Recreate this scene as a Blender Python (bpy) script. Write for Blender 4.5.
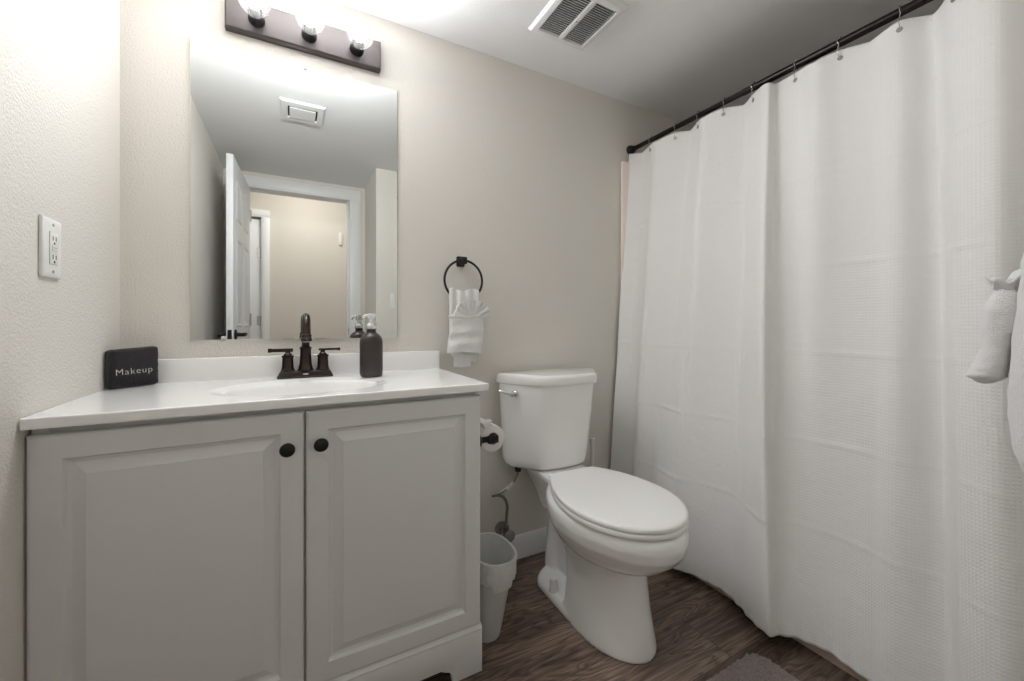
import bpy, bmesh, math, random
from math import sin, cos, pi, radians
from mathutils import Vector, Matrix, Euler, noise

sc = bpy.context.scene
for o in list(bpy.data.objects):
    bpy.data.objects.remove(o)
random.seed(7)

# ------------------------------------------------------------------ camera, light, exposure
cam_d = bpy.data.cameras.new('camera')
cam = bpy.data.objects.new('camera', cam_d)
sc.collection.objects.link(cam)
cam.location = (0.4354, -1.5557, 1.0212)
cam.rotation_euler = (radians(90), 0, -radians(28.263))
cam_d.sensor_fit = 'HORIZONTAL'
cam_d.sensor_width = 36
cam_d.lens = 407.49 / 1024 * 36
cam_d.shift_y = -(340.5 - 323.66) / 1024
cam_d.clip_start = 0.01
sc.camera = cam

BULB_POWER = 1620.0        # emission strength of each bulb's forward-shaped filament
HALL_FILL_POWER = 42.0         # emission strength of the added hall fill lamp
w = bpy.data.worlds.new('world')
sc.world = w
w.use_nodes = True
w.node_tree.nodes['Background'].inputs[0].default_value = (.9, .95, 1, 1)
w.node_tree.nodes['Background'].inputs[1].default_value = 0.0
sc.view_settings.view_transform = 'Standard'
sc.view_settings.look = 'None'
sc.view_settings.gamma = 1
sc.view_settings.use_curve_mapping = False
sc.view_settings.exposure = 0.10
sc.cycles.max_bounces = 14
sc.cycles.diffuse_bounces = 8
sc.cycles.transparent_max_bounces = 16
sc.cycles.sample_clamp_indirect = 6


# ------------------------------------------------------------------ materials
def srgb(r, g, b):
    f = lambda c: (c / 255 / 12.92) if c / 255 <= .04045 else ((c / 255 + .055) / 1.055) ** 2.4
    return (f(r), f(g), f(b), 1)


def mat(name, col, rough=.5, metal=0, spec=.5, coat=0, bump=None, vary=0, vscale=6, sheen=0, emis=None, trans=0):
    """bump = (scale, strength, distance[, detail])"""
    m = bpy.data.materials.new(name)
    m.use_nodes = True
    nt = m.node_tree
    b = nt.nodes['Principled BSDF']
    b.inputs['Base Color'].default_value = col
    b.inputs['Roughness'].default_value = rough
    b.inputs['Metallic'].default_value = metal
    b.inputs['Specular IOR Level'].default_value = spec
    b.inputs['Coat Weight'].default_value = coat
    b.inputs['Coat Roughness'].default_value = .08
    b.inputs['Sheen Weight'].default_value = sheen
    tc = nt.nodes.new('ShaderNodeTexCoord')
    if bump:
        n = nt.nodes.new('ShaderNodeTexNoise')
        n.inputs['Scale'].default_value = bump[0]
        n.inputs['Detail'].default_value = bump[3] if len(bump) > 3 else 3
        bp = nt.nodes.new('ShaderNodeBump')
        bp.inputs['Strength'].default_value = bump[1]
        bp.inputs['Distance'].default_value = bump[2]
        nt.links.new(tc.outputs['Object'], n.inputs['Vector'])
        nt.links.new(n.outputs['Fac'], bp.inputs['Height'])
        nt.links.new(bp.outputs['Normal'], b.inputs['Normal'])
    if vary:
        n2 = nt.nodes.new('ShaderNodeTexNoise')
        n2.inputs['Scale'].default_value = vscale
        n2.inputs['Detail'].default_value = 5
        mx = nt.nodes.new('ShaderNodeMixRGB')
        mx.inputs[1].default_value = tuple(c * (1 - vary) for c in col[:3]) + (1,)
        mx.inputs[2].default_value = tuple(min(1, c * (1 + vary)) for c in col[:3]) + (1,)
        nt.links.new(tc.outputs['Object'], n2.inputs['Vector'])
        nt.links.new(n2.outputs['Fac'], mx.inputs[0])
        nt.links.new(mx.outputs[0], b.inputs['Base Color'])
    if emis:
        b.inputs['Emission Color'].default_value = emis[0]
        b.inputs['Emission Strength'].default_value = emis[1]
    return m


M = {}
M['wall'] = mat('wall_paint', srgb(219, 215, 208), .72, spec=.3, bump=(180, .55, .003, 2), vary=.010)
M['hall'] = mat('hall_paint', srgb(218, 212, 202), .75, spec=.25, bump=(150, .4, .003, 2))
M['ceiling'] = mat('ceiling_paint', srgb(236, 237, 238), .85, spec=.2, bump=(120, .3, .003, 2))
M['trim'] = mat('trim_paint', srgb(228, 229, 229), .4, spec=.4, bump=(60, .05, .001))
M['door'] = mat('door_paint', srgb(226, 228, 230), .38, spec=.4, bump=(60, .05, .001))
M['cabinet'] = mat('cabinet_thermofoil', srgb(222, 222, 222), .42, spec=.4, bump=(90, .04, .001), vary=.01)
M['cab_in'] = mat('cabinet_recess', srgb(120, 119, 117), .6)
M['counter'] = mat('cultured_marble', srgb(243, 243, 242), .16, spec=.5, coat=.25, vary=.006)
M['china'] = mat('vitreous_china', srgb(243, 243, 242), .13, spec=.55, coat=.5, vary=.004)
M['seat'] = mat('seat_plastic', srgb(243, 243, 242), .3, spec=.45, vary=.004)
M['white_plastic'] = mat('white_plastic', srgb(232, 232, 229), .35, vary=.01)
M['bin'] = mat('bin_plastic', srgb(200, 202, 202), .4, vary=.01)
M['bronze'] = mat('oil_rubbed_bronze', srgb(60, 51, 48), .2, metal=.75, spec=.5, vary=.12)
M['rod'] = mat('dark_bronze_tube', srgb(44, 37, 35), .3, metal=.8, vary=.1)
M['black'] = mat('black_metal', srgb(24, 23, 23), .38, metal=.3, vary=.1)
M['plate'] = mat('brushed_bronze_plate', srgb(92, 87, 86), .36, metal=.85, bump=(300, .05, .0005), vary=.03)
M['chrome'] = mat('chrome', srgb(215, 215, 215), .12, metal=1, vary=.01)
M['steel'] = mat('braided_steel', srgb(150, 147, 143), .4, metal=.8, bump=(900, .5, .001))
M['screw'] = mat('screw_steel', srgb(175, 172, 168), .35, metal=.8, vary=.05)
M['dark'] = mat('slot_shade_and_dark_parts', srgb(38, 38, 38), .8, vary=.05)  # painted shade in slots and ducts, plain dark on nut and rug backing
M['bottle'] = mat('frosted_amber_glass', srgb(52, 44, 42), .33, spec=.5, vary=.06)
M['towel'] = mat('white_terry', srgb(246, 246, 245), .95, spec=.1, bump=(700, .9, .004, 4), sheen=.3)
M['makeup'] = mat('black_terry', srgb(46, 43, 47), .97, spec=.05, bump=(420, 1, .006, 3), vary=.75, vscale=330, sheen=.2)
M['thread'] = mat('silver_thread', srgb(226, 224, 224), .6, vary=.05)
M['paper'] = mat('tissue_paper', srgb(238, 236, 232), .95, spec=.1, bump=(400, .3, .001))
M['card'] = mat('tag_card', srgb(228, 228, 226), .8, vary=.03)
M['rug'] = mat('rug_pile', srgb(172, 160, 157), 1, spec=.05, bump=(350, 1, .008, 5), vary=.45, vscale=170, sheen=.3)
M['surround'] = mat('shower_surround', srgb(241, 228, 220), .35, vary=.01)
M['tub'] = mat('tub_enamel', srgb(206, 186, 172), .3, vary=.02)
M['glassglow'] = None

# mirror
m = mat('mirror_silver', srgb(222, 224, 222), .015, metal=1)
M['mirror'] = m

# clear bulb glass: transparent plus a little gloss and milkiness
m = bpy.data.materials.new('bulb_glass'); m.use_nodes = True; nt = m.node_tree; nt.nodes.clear()
out = nt.nodes.new('ShaderNodeOutputMaterial'); mix = nt.nodes.new('ShaderNodeMixShader')
tr = nt.nodes.new('ShaderNodeBsdfTransparent'); gl = nt.nodes.new('ShaderNodeBsdfGlossy')
tl = nt.nodes.new('ShaderNodeBsdfTranslucent'); mix2 = nt.nodes.new('ShaderNodeMixShader')
fr = nt.nodes.new('ShaderNodeLayerWeight'); fr.inputs['Blend'].default_value = .35
gl.inputs['Roughness'].default_value = .05
tl.inputs['Color'].default_value = (1, 1, 1, 1)
ma = nt.nodes.new('ShaderNodeMath'); ma.operation = 'MULTIPLY'; ma.inputs[1].default_value = .35
nt.links.new(fr.outputs['Facing'], ma.inputs[0])
nt.links.new(ma.outputs[0], mix.inputs[0]); nt.links.new(mix2.outputs[0], mix.inputs[1]); nt.links.new(gl.outputs[0], mix.inputs[2])
mix2.inputs[0].default_value = .004
nt.links.new(tr.outputs[0], mix2.inputs[1]); nt.links.new(tl.outputs[0], mix2.inputs[2])
nt.links.new(mix.outputs[0], out.inputs[0])
M['bulb_glass'] = m


def emit(name, col, s):
    m = bpy.data.materials.new(name); m.use_nodes = True; nt = m.node_tree; nt.nodes.clear()
    out = nt.nodes.new('ShaderNodeOutputMaterial'); e = nt.nodes.new('ShaderNodeEmission')
    e.inputs[0].default_value = col; e.inputs[1].default_value = s
    nt.links.new(e.outputs[0], out.inputs[0])
    return m


M['glow_cap'] = emit('bulb_cap_glow', (.985, .99, 1, 1), BULB_POWER)
M['hall_fill_glow'] = emit('hall_fill_lamp_glow', (1, .97, .94, 1), HALL_FILL_POWER)

# clear pump plastic
m = mat('clear_pump', srgb(225, 226, 226), .12, metal=.55, vary=.02)
M['pump'] = m

# bin liner: thin translucent film
m = bpy.data.materials.new('liner_film'); m.use_nodes = True; nt = m.node_tree
b = nt.nodes['Principled BSDF']; b.inputs['Base Color'].default_value = srgb(246, 246, 245); b.inputs['Roughness'].default_value = .45
out = nt.nodes['Material Output']; mix = nt.nodes.new('ShaderNodeMixShader'); tr = nt.nodes.new('ShaderNodeBsdfTransparent')
tl = nt.nodes.new('ShaderNodeBsdfTranslucent'); mix2 = nt.nodes.new('ShaderNodeMixShader')
no = nt.nodes.new('ShaderNodeTexNoise'); no.inputs['Scale'].default_value = 70; bp = nt.nodes.new('ShaderNodeBump'); bp.inputs['Distance'].default_value = .006
tc = nt.nodes.new('ShaderNodeTexCoord'); nt.links.new(tc.outputs['Object'], no.inputs['Vector']); nt.links.new(no.outputs['Fac'], bp.inputs['Height'])
nt.links.new(bp.outputs[0], b.inputs['Normal'])
mix.inputs[0].default_value = .3; mix2.inputs[0].default_value = .1
nt.links.new(b.outputs[0], mix.inputs[1]); nt.links.new(tl.outputs[0], mix.inputs[2])
nt.links.new(mix.outputs[0], mix2.inputs[1]); nt.links.new(tr.outputs[0], mix2.inputs[2]); nt.links.new(mix2.outputs[0], out.inputs[0])
M['liner'] = m


# wood plank floor
def floor_material():
    m = bpy.data.materials.new('vinyl_plank_floor'); m.use_nodes = True; nt = m.node_tree; N = nt.nodes; L = nt.links
    b = N['Principled BSDF']; tc = N.new('ShaderNodeTexCoord')
    mp = N.new('ShaderNodeMapping'); mp.inputs['Location'].default_value = (.37, .055, 0)
    L.new(tc.outputs['Object'], mp.inputs[0])
    br = N.new('ShaderNodeTexBrick')
    br.inputs['Scale'].default_value = 1
    br.inputs['Brick Width'].default_value = 1.22
    br.inputs['Row Height'].default_value = .18
    br.inputs['Mortar Size'].default_value = .0012
    br.inputs['Mortar Smooth'].default_value = .1
    br.offset = .37
    br.inputs['Color1'].default_value = (.0, .0, .0, 1)
    br.inputs['Color2'].default_value = (1, 1, 1, 1)
    br.inputs['Mortar'].default_value = (.5, .5, .5, 1)
    L.new(mp.outputs[0], br.inputs['Vector'])
    # per plank shift of the grain
    sc3 = N.new('ShaderNodeVectorMath'); sc3.operation = 'SCALE'; sc3.inputs['Scale'].default_value = 7.3
    L.new(br.outputs['Color'], sc3.inputs[0])
    add = N.new('ShaderNodeVectorMath'); add.operation = 'ADD'; L.new(mp.outputs[0], add.inputs[0]); L.new(sc3.outputs[0], add.inputs[1])
    # big cathedral figure
    mp2 = N.new('ShaderNodeMapping'); mp2.inputs['Scale'].default_value = (1.1, 6.5, 1); L.new(add.outputs[0], mp2.inputs[0])
    n1 = N.new('ShaderNodeTexNoise'); n1.inputs['Scale'].default_value = 2.0; n1.inputs['Detail'].default_value = 2.5; n1.inputs['Distortion'].default_value = .5
    L.new(mp2.outputs[0], n1.inputs['Vector'])
    m1 = N.new('ShaderNodeMath'); m1.operation = 'MULTIPLY'; m1.inputs[1].default_value = 13.0; L.new(n1.outputs['Fac'], m1.inputs[0])
    m2 = N.new('ShaderNodeMath'); m2.operation = 'FRACT'; L.new(m1.outputs[0], m2.inputs[0])
    rings = N.new('ShaderNodeValToRGB'); L.new(m2.outputs[0], rings.inputs[0])
    e = rings.color_ramp.elements
    e[0].position = 0; e[0].color = (.25, .25, .25, 1); e[1].position = 1; e[1].color = (.3, .3, .3, 1)
    k = rings.color_ramp.elements.new(.22); k.color = (.6, .6, .6, 1)
    k = rings.color_ramp.elements.new(.7); k.color = (.72, .72, .72, 1)
    # fine fibres
    mp3 = N.new('ShaderNodeMapping'); mp3.inputs['Scale'].default_value = (5, 130, 1); L.new(add.outputs[0], mp3.inputs[0])
    n2 = N.new('ShaderNodeTexNoise'); n2.inputs['Scale'].default_value = 1; n2.inputs['Detail'].default_value = 6; n2.inputs['Roughness'].default_value = .65
    L.new(mp3.outputs[0], n2.inputs['Vector'])
    # broad tone
    mp4 = N.new('ShaderNodeMapping'); mp4.inputs['Scale'].default_value = (1.6, 7, 1); L.new(add.outputs[0], mp4.inputs[0])
    n3 = N.new('ShaderNodeTexNoise'); n3.inputs['Scale'].default_value = 1.7; n3.inputs['Detail'].default_value = 4; L.new(mp4.outputs[0], n3.inputs['Vector'])
    s1 = N.new('ShaderNodeMath'); s1.operation = 'MULTIPLY'; s1.inputs[1].default_value = .38; L.new(rings.outputs[0], s1.inputs[0])
    s2 = N.new('ShaderNodeMath'); s2.operation = 'MULTIPLY_ADD'; s2.inputs[1].default_value = .62; L.new(n2.outputs['Fac'], s2.inputs[0]); L.new(s1.outputs[0], s2.inputs[2])
    s3 = N.new('ShaderNodeMath'); s3.operation = 'MULTIPLY_ADD'; s3.inputs[1].default_value = .42; L.new(n3.outputs['Fac'], s3.inputs[0]); L.new(s2.outputs[0], s3.inputs[2])
    s4 = N.new('ShaderNodeMath'); s4.operation = 'MULTIPLY_ADD'; s4.inputs[1].default_value = .10; L.new(br.outputs['Color'], s4.inputs[0]); L.new(s3.outputs[0], s4.inputs[2])
    cr = N.new('ShaderNodeValToRGB'); L.new(s4.outputs[0], cr.inputs[0])
    e = cr.color_ramp.elements
    e[0].position = .42; e[0].color = srgb(38, 31, 27)
    e[1].position = 1.0; e[1].color = srgb(165, 146, 130)
    k = cr.color_ramp.elements.new(.66); k.color = srgb(82, 69, 61)
    k = cr.color_ramp.elements.new(.82); k.color = srgb(118, 101, 90)
    mm = N.new('ShaderNodeMixRGB'); mm.blend_type = 'MULTIPLY'; L.new(br.outputs['Fac'], mm.inputs[0])
    L.new(cr.outputs[0], mm.inputs[1]); mm.inputs[2].default_value = (.55, .52, .5, 1)
    L.new(mm.outputs[0], b.inputs['Base Color'])
    b.inputs['Roughness'].default_value = .42
    b.inputs['Specular IOR Level'].default_value = .35
    bp = N.new('ShaderNodeBump'); bp.inputs['Strength'].default_value = .25; bp.inputs['Distance'].default_value = .0015
    L.new(s2.outputs[0], bp.inputs['Height']); L.new(bp.outputs[0], b.inputs['Normal'])
    return m


M['floor'] = floor_material()


# waffle weave curtain, texture laid out along the cloth's own UV in metres
def curtain_material():
    m = bpy.data.materials.new('waffle_weave_cloth'); m.use_nodes = True; nt = m.node_tree; N = nt.nodes; L = nt.links
    b = N['Principled BSDF']; b.inputs['Base Color'].default_value = srgb(247, 247, 246)
    b.inputs['Roughness'].default_value = .85; b.inputs['Specular IOR Level'].default_value = .15
    b.inputs['Sheen Weight'].default_value = .1
    uv = N.new('ShaderNodeUVMap'); sp = N.new('ShaderNodeSeparateXYZ'); L.new(uv.outputs[0], sp.inputs[0])

    def wave(sock, freq):
        a = N.new('ShaderNodeMath'); a.operation = 'MULTIPLY'; a.inputs[1].default_value = freq * 2 * pi; L.new(sock, a.inputs[0])
        c = N.new('ShaderNodeMath'); c.operation = 'SINE'; L.new(a.outputs[0], c.inputs[0]); return c.outputs[0]
    wu = wave(sp.outputs[0], 115); wv = wave(sp.outputs[1], 115)
    mx = N.new('ShaderNodeMath'); mx.operation = 'MAXIMUM'; L.new(wu, mx.inputs[0]); L.new(wv, mx.inputs[1])
    n = N.new('ShaderNodeTexNoise'); n.inputs['Scale'].default_value = 9; n.inputs['Detail'].default_value = 3; L.new(uv.outputs[0], n.inputs['Vector'])
    bp = N.new('ShaderNodeBump'); bp.inputs['Strength'].default_value = .4; bp.inputs['Distance'].default_value = .0009
    L.new(mx.outputs[0], bp.inputs['Height'])
    bp2 = N.new('ShaderNodeBump'); bp2.inputs['Strength'].default_value = .35; bp2.inputs['Distance'].default_value = .02
    L.new(n.outputs['Fac'], bp2.inputs['Height']); L.new(bp.outputs[0], bp2.inputs['Normal'])
    L.new(bp2.outputs[0], b.inputs['Normal'])
    tl = N.new('ShaderNodeBsdfTranslucent'); tl.inputs[0].default_value = srgb(247, 247, 246)
    mix = N.new('ShaderNodeMixShader'); mix.inputs[0].default_value = .12
    L.new(b.outputs[0], mix.inputs[1]); L.new(tl.outputs[0], mix.inputs[2]); L.new(mix.outputs[0], N['Material Output'].inputs[0])
    return m


M['curtain'] = curtain_material()


# ------------------------------------------------------------------ mesh helpers
class MB:
    def __init__(s):
        s.bm = bmesh.new()

    def box(s, x0, x1, y0, y1, z0, z1, bev=0, seg=2, mtx=None):
        t = bmesh.new()
        bmesh.ops.create_cube(t, size=1)
        for v in t.verts:
            v.co = Vector((x0 + (v.co.x + .5) * (x1 - x0), y0 + (v.co.y + .5) * (y1 - y0), z0 + (v.co.z + .5) * (z1 - z0)))
        if bev:
            bmesh.ops.bevel(t, geom=list(t.edges), offset=bev, segments=seg, profile=.5, affect='EDGES')
        s.merge(t, mtx)
        return s

    def merge(s, t, mtx=None):
        if mtx is not None:
            t.transform(mtx)
        me = bpy.data.meshes.new('tmp'); t.to_mesh(me); t.free(); s.bm.from_mesh(me); bpy.data.meshes.remove(me)

    def loft(s, rings, cap=True, closed=True, mtx=None):
        t = bmesh.new(); rows = []
        for r in rings:
            rows.append([t.verts.new(p) for p in r])
        n = len(rows[0])
        for a, b in zip(rows, rows[1:]):
            for i in range(n if closed else n - 1):
                j = (i + 1) % n
                t.faces.new((a[i], a[j], b[j], b[i]))
        if cap and closed:
            t.faces.new(list(reversed(rows[0]))); t.faces.new(rows[-1])
        bmesh.ops.recalc_face_normals(t, faces=t.faces)
        s.merge(t, mtx)
        return s

    def lathe(s, prof, n=32, mtx=None, cap=True):
        """prof = [(r, z)...] turned about z"""
        rings = [[(max(r, 1e-5) * cos(2 * pi * i / n), max(r, 1e-5) * sin(2 * pi * i / n), z) for i in range(n)] for r, z in prof]
        return s.loft(rings, cap=cap, mtx=mtx)

    def tube(s, pts, r, n=12, cap=True, closed=False):
        pts = [Vector(p) for p in pts]; rr = r if isinstance(r, (list, tuple)) else [r] * len(pts)
        rings = []; prev = None
        m_ = len(pts)
        for i, p in enumerate(pts):
            if closed:
                d = (pts[(i + 1) % m_] - pts[i - 1]).normalized()
            else:
                d = (pts[min(i + 1, m_ - 1)] - pts[max(i - 1, 0)]).normalized()
            if prev is None:
                a = Vector((0, 0, 1)) if abs(d.z) < .9 else Vector((1, 0, 0))
                u = d.cross(a).normalized()
            else:
                u = (prev - d * prev.dot(d)).normalized()
            prev = u; v = d.cross(u)
            rings.append([p + (u * cos(2 * pi * k / n) + v * sin(2 * pi * k / n)) * rr[i] for k in range(n)])
        if closed:
            rings.append(rings[0])
            return s.loft(rings, cap=False)
        return s.loft(rings, cap=cap)

    def prism(s, pts2, y0, y1, bev=0):
        """polygon in x,z extruded along y"""
        t = bmesh.new()
        a = [t.verts.new((x, y0, z)) for x, z in pts2]
        f = t.faces.new(a)
        r = bmesh.ops.extrude_face_region(t, geom=[f])
        for v in r['geom']:
            if isinstance(v, bmesh.types.BMVert):
                v.co.y = y1
        bmesh.ops.recalc_face_normals(t, faces=t.faces)
        if bev:
            bmesh.ops.bevel(t, geom=list(t.edges), offset=bev, segments=2, profile=.5, affect='EDGES')
        s.merge(t)
        return s

    def build(s, name, m, parent=None, smooth=True, ang=38):
        me = bpy.data.meshes.new(name)
        bmesh.ops.remove_doubles(s.bm, verts=s.bm.verts, dist=1e-6)
        s.bm.to_mesh(me); s.bm.free()
        me.materials.append(m)
        if smooth:
            me.polygons.foreach_set('use_smooth', [True] * len(me.polygons))
            try:
                me.set_sharp_from_angle(angle=radians(ang))
            except Exception:
                pass
        o = bpy.data.objects.new(name, me)
        sc.collection.objects.link(o)
        if parent:
            o.parent = parent
        return o


def thing(name, label, cat, loc=(0, 0, 0), rotz=0, group=None):
    o = bpy.data.objects.new(name, None)
    o.empty_display_size = .05
    sc.collection.objects.link(o)
    o.location = loc; o.rotation_euler = (0, 0, rotz)
    o['label'] = label; o['category'] = cat
    if group:
        o['group'] = group
    return o


def tag(o, label, cat, group=None):
    o['label'] = label; o['category'] = cat
    if group:
        o['group'] = group
    return o


def struct(o):
    o['kind'] = 'structure'
    return o


def copy_thing(root):
    r = root.copy(); sc.collection.objects.link(r)
    for ch in list(root.children):
        c = ch.copy(); sc.collection.objects.link(c); c.parent = r
        for g in ch.children:
            d = g.copy(); sc.collection.objects.link(d); d.parent = c
    return r


def catmull(pts, per=8, closed=False):
    pts = [Vector(p) for p in pts]; out = []; n = len(pts)
    rng = range(n) if closed else range(n - 1)
    for i in rng:
        p0 = pts[i - 1] if (i > 0 or closed) else pts[0]
        p1 = pts[i]; p2 = pts[(i + 1) % n]; p3 = pts[(i + 2) % n] if (closed or i + 2 < n) else pts[-1]
        for k in range(per):
            t = k / per
            out.append(.5 * ((2 * p1) + (-p0 + p2) * t + (2 * p0 - 5 * p1 + 4 * p2 - p3) * t * t + (-p0 + 3 * p1 - 3 * p2 + p3) * t ** 3))
    if not closed:
        out.append(pts[-1])
    return out


RX = Matrix.Rotation(radians(90), 4, 'X')      # z axis -> -y


def T(x, y, z):
    return Matrix.Translation((x, y, z))


CEIL = 2.1506
# ------------------------------------------------------------------ room shell
struct(MB().box(-1.3, 2.8, -3.2, .12, -.06, 0).build('floor', M['floor'], smooth=False))
struct(MB().box(-.1, 2.8, -2.16, .12, CEIL, CEIL + .06).build('ceiling', M['ceiling'], smooth=False))
HC2 = 2.44
struct(MB().box(-1.3, 1.9, -3.2, -2.10, HC2, HC2 + .06).build('ceiling_hall', M['ceiling'], smooth=False))
struct(MB().box(-.1, 2.72, 0, .1, 0, CEIL).build('wall_back', M['wall'], smooth=False))
struct(MB().loft([[(-.1, 0, z), (0, 0, z), (-.0075, -.47, z), (-.009, -2.05, z), (-.1, -2.05, z)] for z in (0, CEIL)]).build('wall_left', M['wall'], smooth=False))
struct(MB().box(2.62, 2.72, -1.53, 0, 0, CEIL).build('wall_right', M['wall'], smooth=False))
struct(MB().box(.968, 2.72, -2.05, -1.53, 0, CEIL).build('wall_front', M['wall'], smooth=False))
DX0, DX1, DH = .12, .845, 2.035
b = MB()
b.box(-.1, DX0 - .02, -2.16, -2.05, 0, HC2); b.box(DX1 + .02, 1.9, -2.16, -2.05, 0, HC2); b.box(DX0 - .02, DX1 + .02, -2.16, -2.05, DH + .02, HC2)
struct(b.build('wall_entry', M['wall'], smooth=False))
b = MB(); HX0, HX1 = -.56, .17
b.box(-1.3, HX0 - .02, -3.12, -3.01, 0, HC2); b.box(HX1 + .02, 1.9, -3.12, -3.01, 0, HC2); b.box(HX0 - .02, HX1 + .02, -3.12, -3.01, DH + .02, HC2)
struct(b.build('wall_hall', M['hall'], smooth=False))
struct(MB().box(-1.3, -1.2, -3.01, -2.05, 0, HC2).build('wall_hall_left', M['hall'], smooth=False))
struct(MB().box(-1.3, -.1, -2.16, -2.05, 0, HC2).build('wall_hall_near', M['hall'], smooth=False))
struct(MB().box(1.8, 1.9, -3.01, -2.16, 0, HC2).build('wall_hall_right', M['hall'], smooth=False))


def baseboard(name, x0, x1, y0, y1, inner):
    """profiled board: inner = direction of its front face ('-y','+y','+x')"""
    b = MB(); t, h = .013, .099
    prof = [(0, 0), (t, 0), (t, h * .8), (t * .75, h * .88), (t * .7, h * .93), (t * .35, h), (0, h)]
    if inner in ('-y', '+y'):
        s = -1 if inner == '-y' else 1
        b.loft([[(x, y0 + s * p, z) for p, z in prof] for x in (x0, x1)])
    else:
        b.loft([[(x0 + p, y, z) for p, z in prof] for y in (y0, y1)])
    struct(b.build(name, M['trim'], ang=30))


baseboard('baseboard_back', .93, 1.855, 0, 0, '-y')
baseboard('baseboard_left', -.0085, -.0085, -.48, -2.05, '+x')
baseboard('baseboard_front', .968, 1.86, -1.53, -1.53, '+y')
baseboard('baseboard_hall', .24, 1.8, -3.01, -3.01, '+y')


def casing(name, x0, x1, h, y, s, wdt=.085):
    """door casing frame on plane y, facing s; plus jamb lining"""
    b = MB(); t = .016
    for a, c in ((x0 - wdt, x0), (x1, x1 + wdt)):
        b.box(a, c, min(y, y + s * t), max(y, y + s * t), 0, h, .004)
        b.box(a + .012, c - .012, min(y, y + s * (t + .005)), max(y, y + s * (t + .005)), 0, h, .003)
    b.box(x0 - wdt, x1 + wdt, min(y, y + s * t), max(y, y + s * t), h, h + wdt, .004)
    b.box(x0 - wdt + .012, x1 + wdt - .012, min(y, y + s * (t + .005)), max(y, y + s * (t + .005)), h + .012, h + wdt - .012, .003)
    return struct(b.build(name, M['trim'], ang=30))


casing('trim_1', DX0, DX1, DH, -2.05, 1)
casing('trim_2', HX0, HX1, DH, -3.01, 1, .07)
for nm, x0, x1, ya, yb in (('trim_3', DX0, DX1, -2.165, -2.05), ('trim_4', HX0, HX1, -3.12, -3.01)):
    b = MB()
    b.box(x0 - .02, x0, ya, yb, 0, DH + .02, .002); b.box(x1, x1 + .02, ya, yb, 0, DH + .02, .002); b.box(x0 - .02, x1 + .02, ya, yb, DH, DH + .02, .002)
    b.box(x1 - .012, x1, ya + .02, yb - .045, 0, DH, .002)
    struct(b.build(nm, M['trim'], ang=30))
# strike plate on the jamb
sp = struct(MB().box(DX1 - .0025, DX1 - .0005, -2.085, -2.062, .93, .99, .0005).build('trim_5', M['black']))


def six_panel(name, w, h, t):
    """door leaf lying in x 0..w, y -t/2..t/2, both faces with six raised panels"""
    b = MB(); b.box(0, w, -t / 2, t / 2, .008, h, .002)
    st, mid = .11 * w / .7, .09 * w / .7
    cols = [(st, w / 2 - mid / 2), (w / 2 + mid / 2, w - st)]
    rows = [(.22, .86), (1.0, 1.55), (1.66, 1.90)]
    for s in (-1, 1):
        for c0, c1 in cols:
            for r0, r1 in rows:
                y = s * t / 2
                ring = lambda d, o: [(c0 + d, y + s * o, r0 + d), (c1 - d, y + s * o, r0 + d), (c1 - d, y + s * o, r1 - d), (c0 + d, y + s * o, r1 - d)]
                b.loft([ring(0, .0), ring(.006, .0045), ring(.014, .0045), ring(.022, .0005), ring(.034, .0012), ring(.05, .005)], cap=True)
    return b.build(name, M['door'], ang=25)


# bathroom door, open against the left wall
d1 = six_panel('door_1', .69, 2.02, .035); struct(d1)
ang = math.atan2(.65, -.028)
d1.location = (.138, -2.035, 0); d1.rotation_euler = (0, 0, ang)
for s in (-1, 1):
    h = MB(); mt = T(.63, s * .0175, .955) @ (RX if s < 0 else Matrix.Rotation(radians(-90), 4, 'X'))
    h.lathe([(.032, 0), (.032, .006), (.026, .010), (.012, .012), (.011, .045), (.013, .05), (.0, .052)], 24, mt)
    h.tube([(.63, s * .062, .955), (.60, s * .066, .955), (.55, s * .062, .957), (.51, s * .058, .955)], [.010, .0105, .0095, .008], 12)
    h.build('door_handle', M['black'], d1)
MB().box(.688, .692, -.011, .011, .93, .985, .001).build('latch_plate', M['black'], d1)
for z in (.25, 1.05, 1.82):
    MB().tube([(0, -.021, z - .045), (0, -.021, z + .045)], .006, 10).box(0, .03, -.0195, -.0175, z - .045, z + .045).build('hinge', M['screw'], d1)
# hall door, closed in its frame
d2 = six_panel('door_2', HX1 - HX0 - .006, 2.02, .035); struct(d2)
d2.location = (HX0 + .003, -3.055, 0)
wd = HX1 - HX0
for z in (.25, 1.05, 1.70):
    MB().tube([(wd - .008, .024, z - .045), (wd - .008, .024, z + .045)], .006, 10).box(wd - .04, wd - .008, .018, .021, z - .045, z + .045).build('hinge', M['screw'], d2)

# added hall ceiling lamp, out of view, as fill for the bathroom
hl = thing('hall_fill_lamp', 'added round white flush ceiling lamp, unseen, lighting the hall outside the bathroom', 'lamp', (.55, -2.40, HC2))
MB().lathe([(.0, -.001), (.15, -.001), (.155, -.015), (.15, -.025), (.0, -.025)], 40).build('fill_lamp_base', M['trim'], hl)
MB().lathe([(.14, -.0255), (.138, -.045), (.12, -.07), (.08, -.09), (.03, -.1), (.0, -.101)], 40).build('fill_lamp_shade', M['hall_fill_glow'], hl)
# door chime on the hall wall
cx_ = MB().box(.85, .885, -3.01, -2.992, 1.83, 1.96, .003)
tag(cx_.build('door_chime', M['trim']), 'small white chime box on the hall wall seen in the mirror', 'chime')

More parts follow.
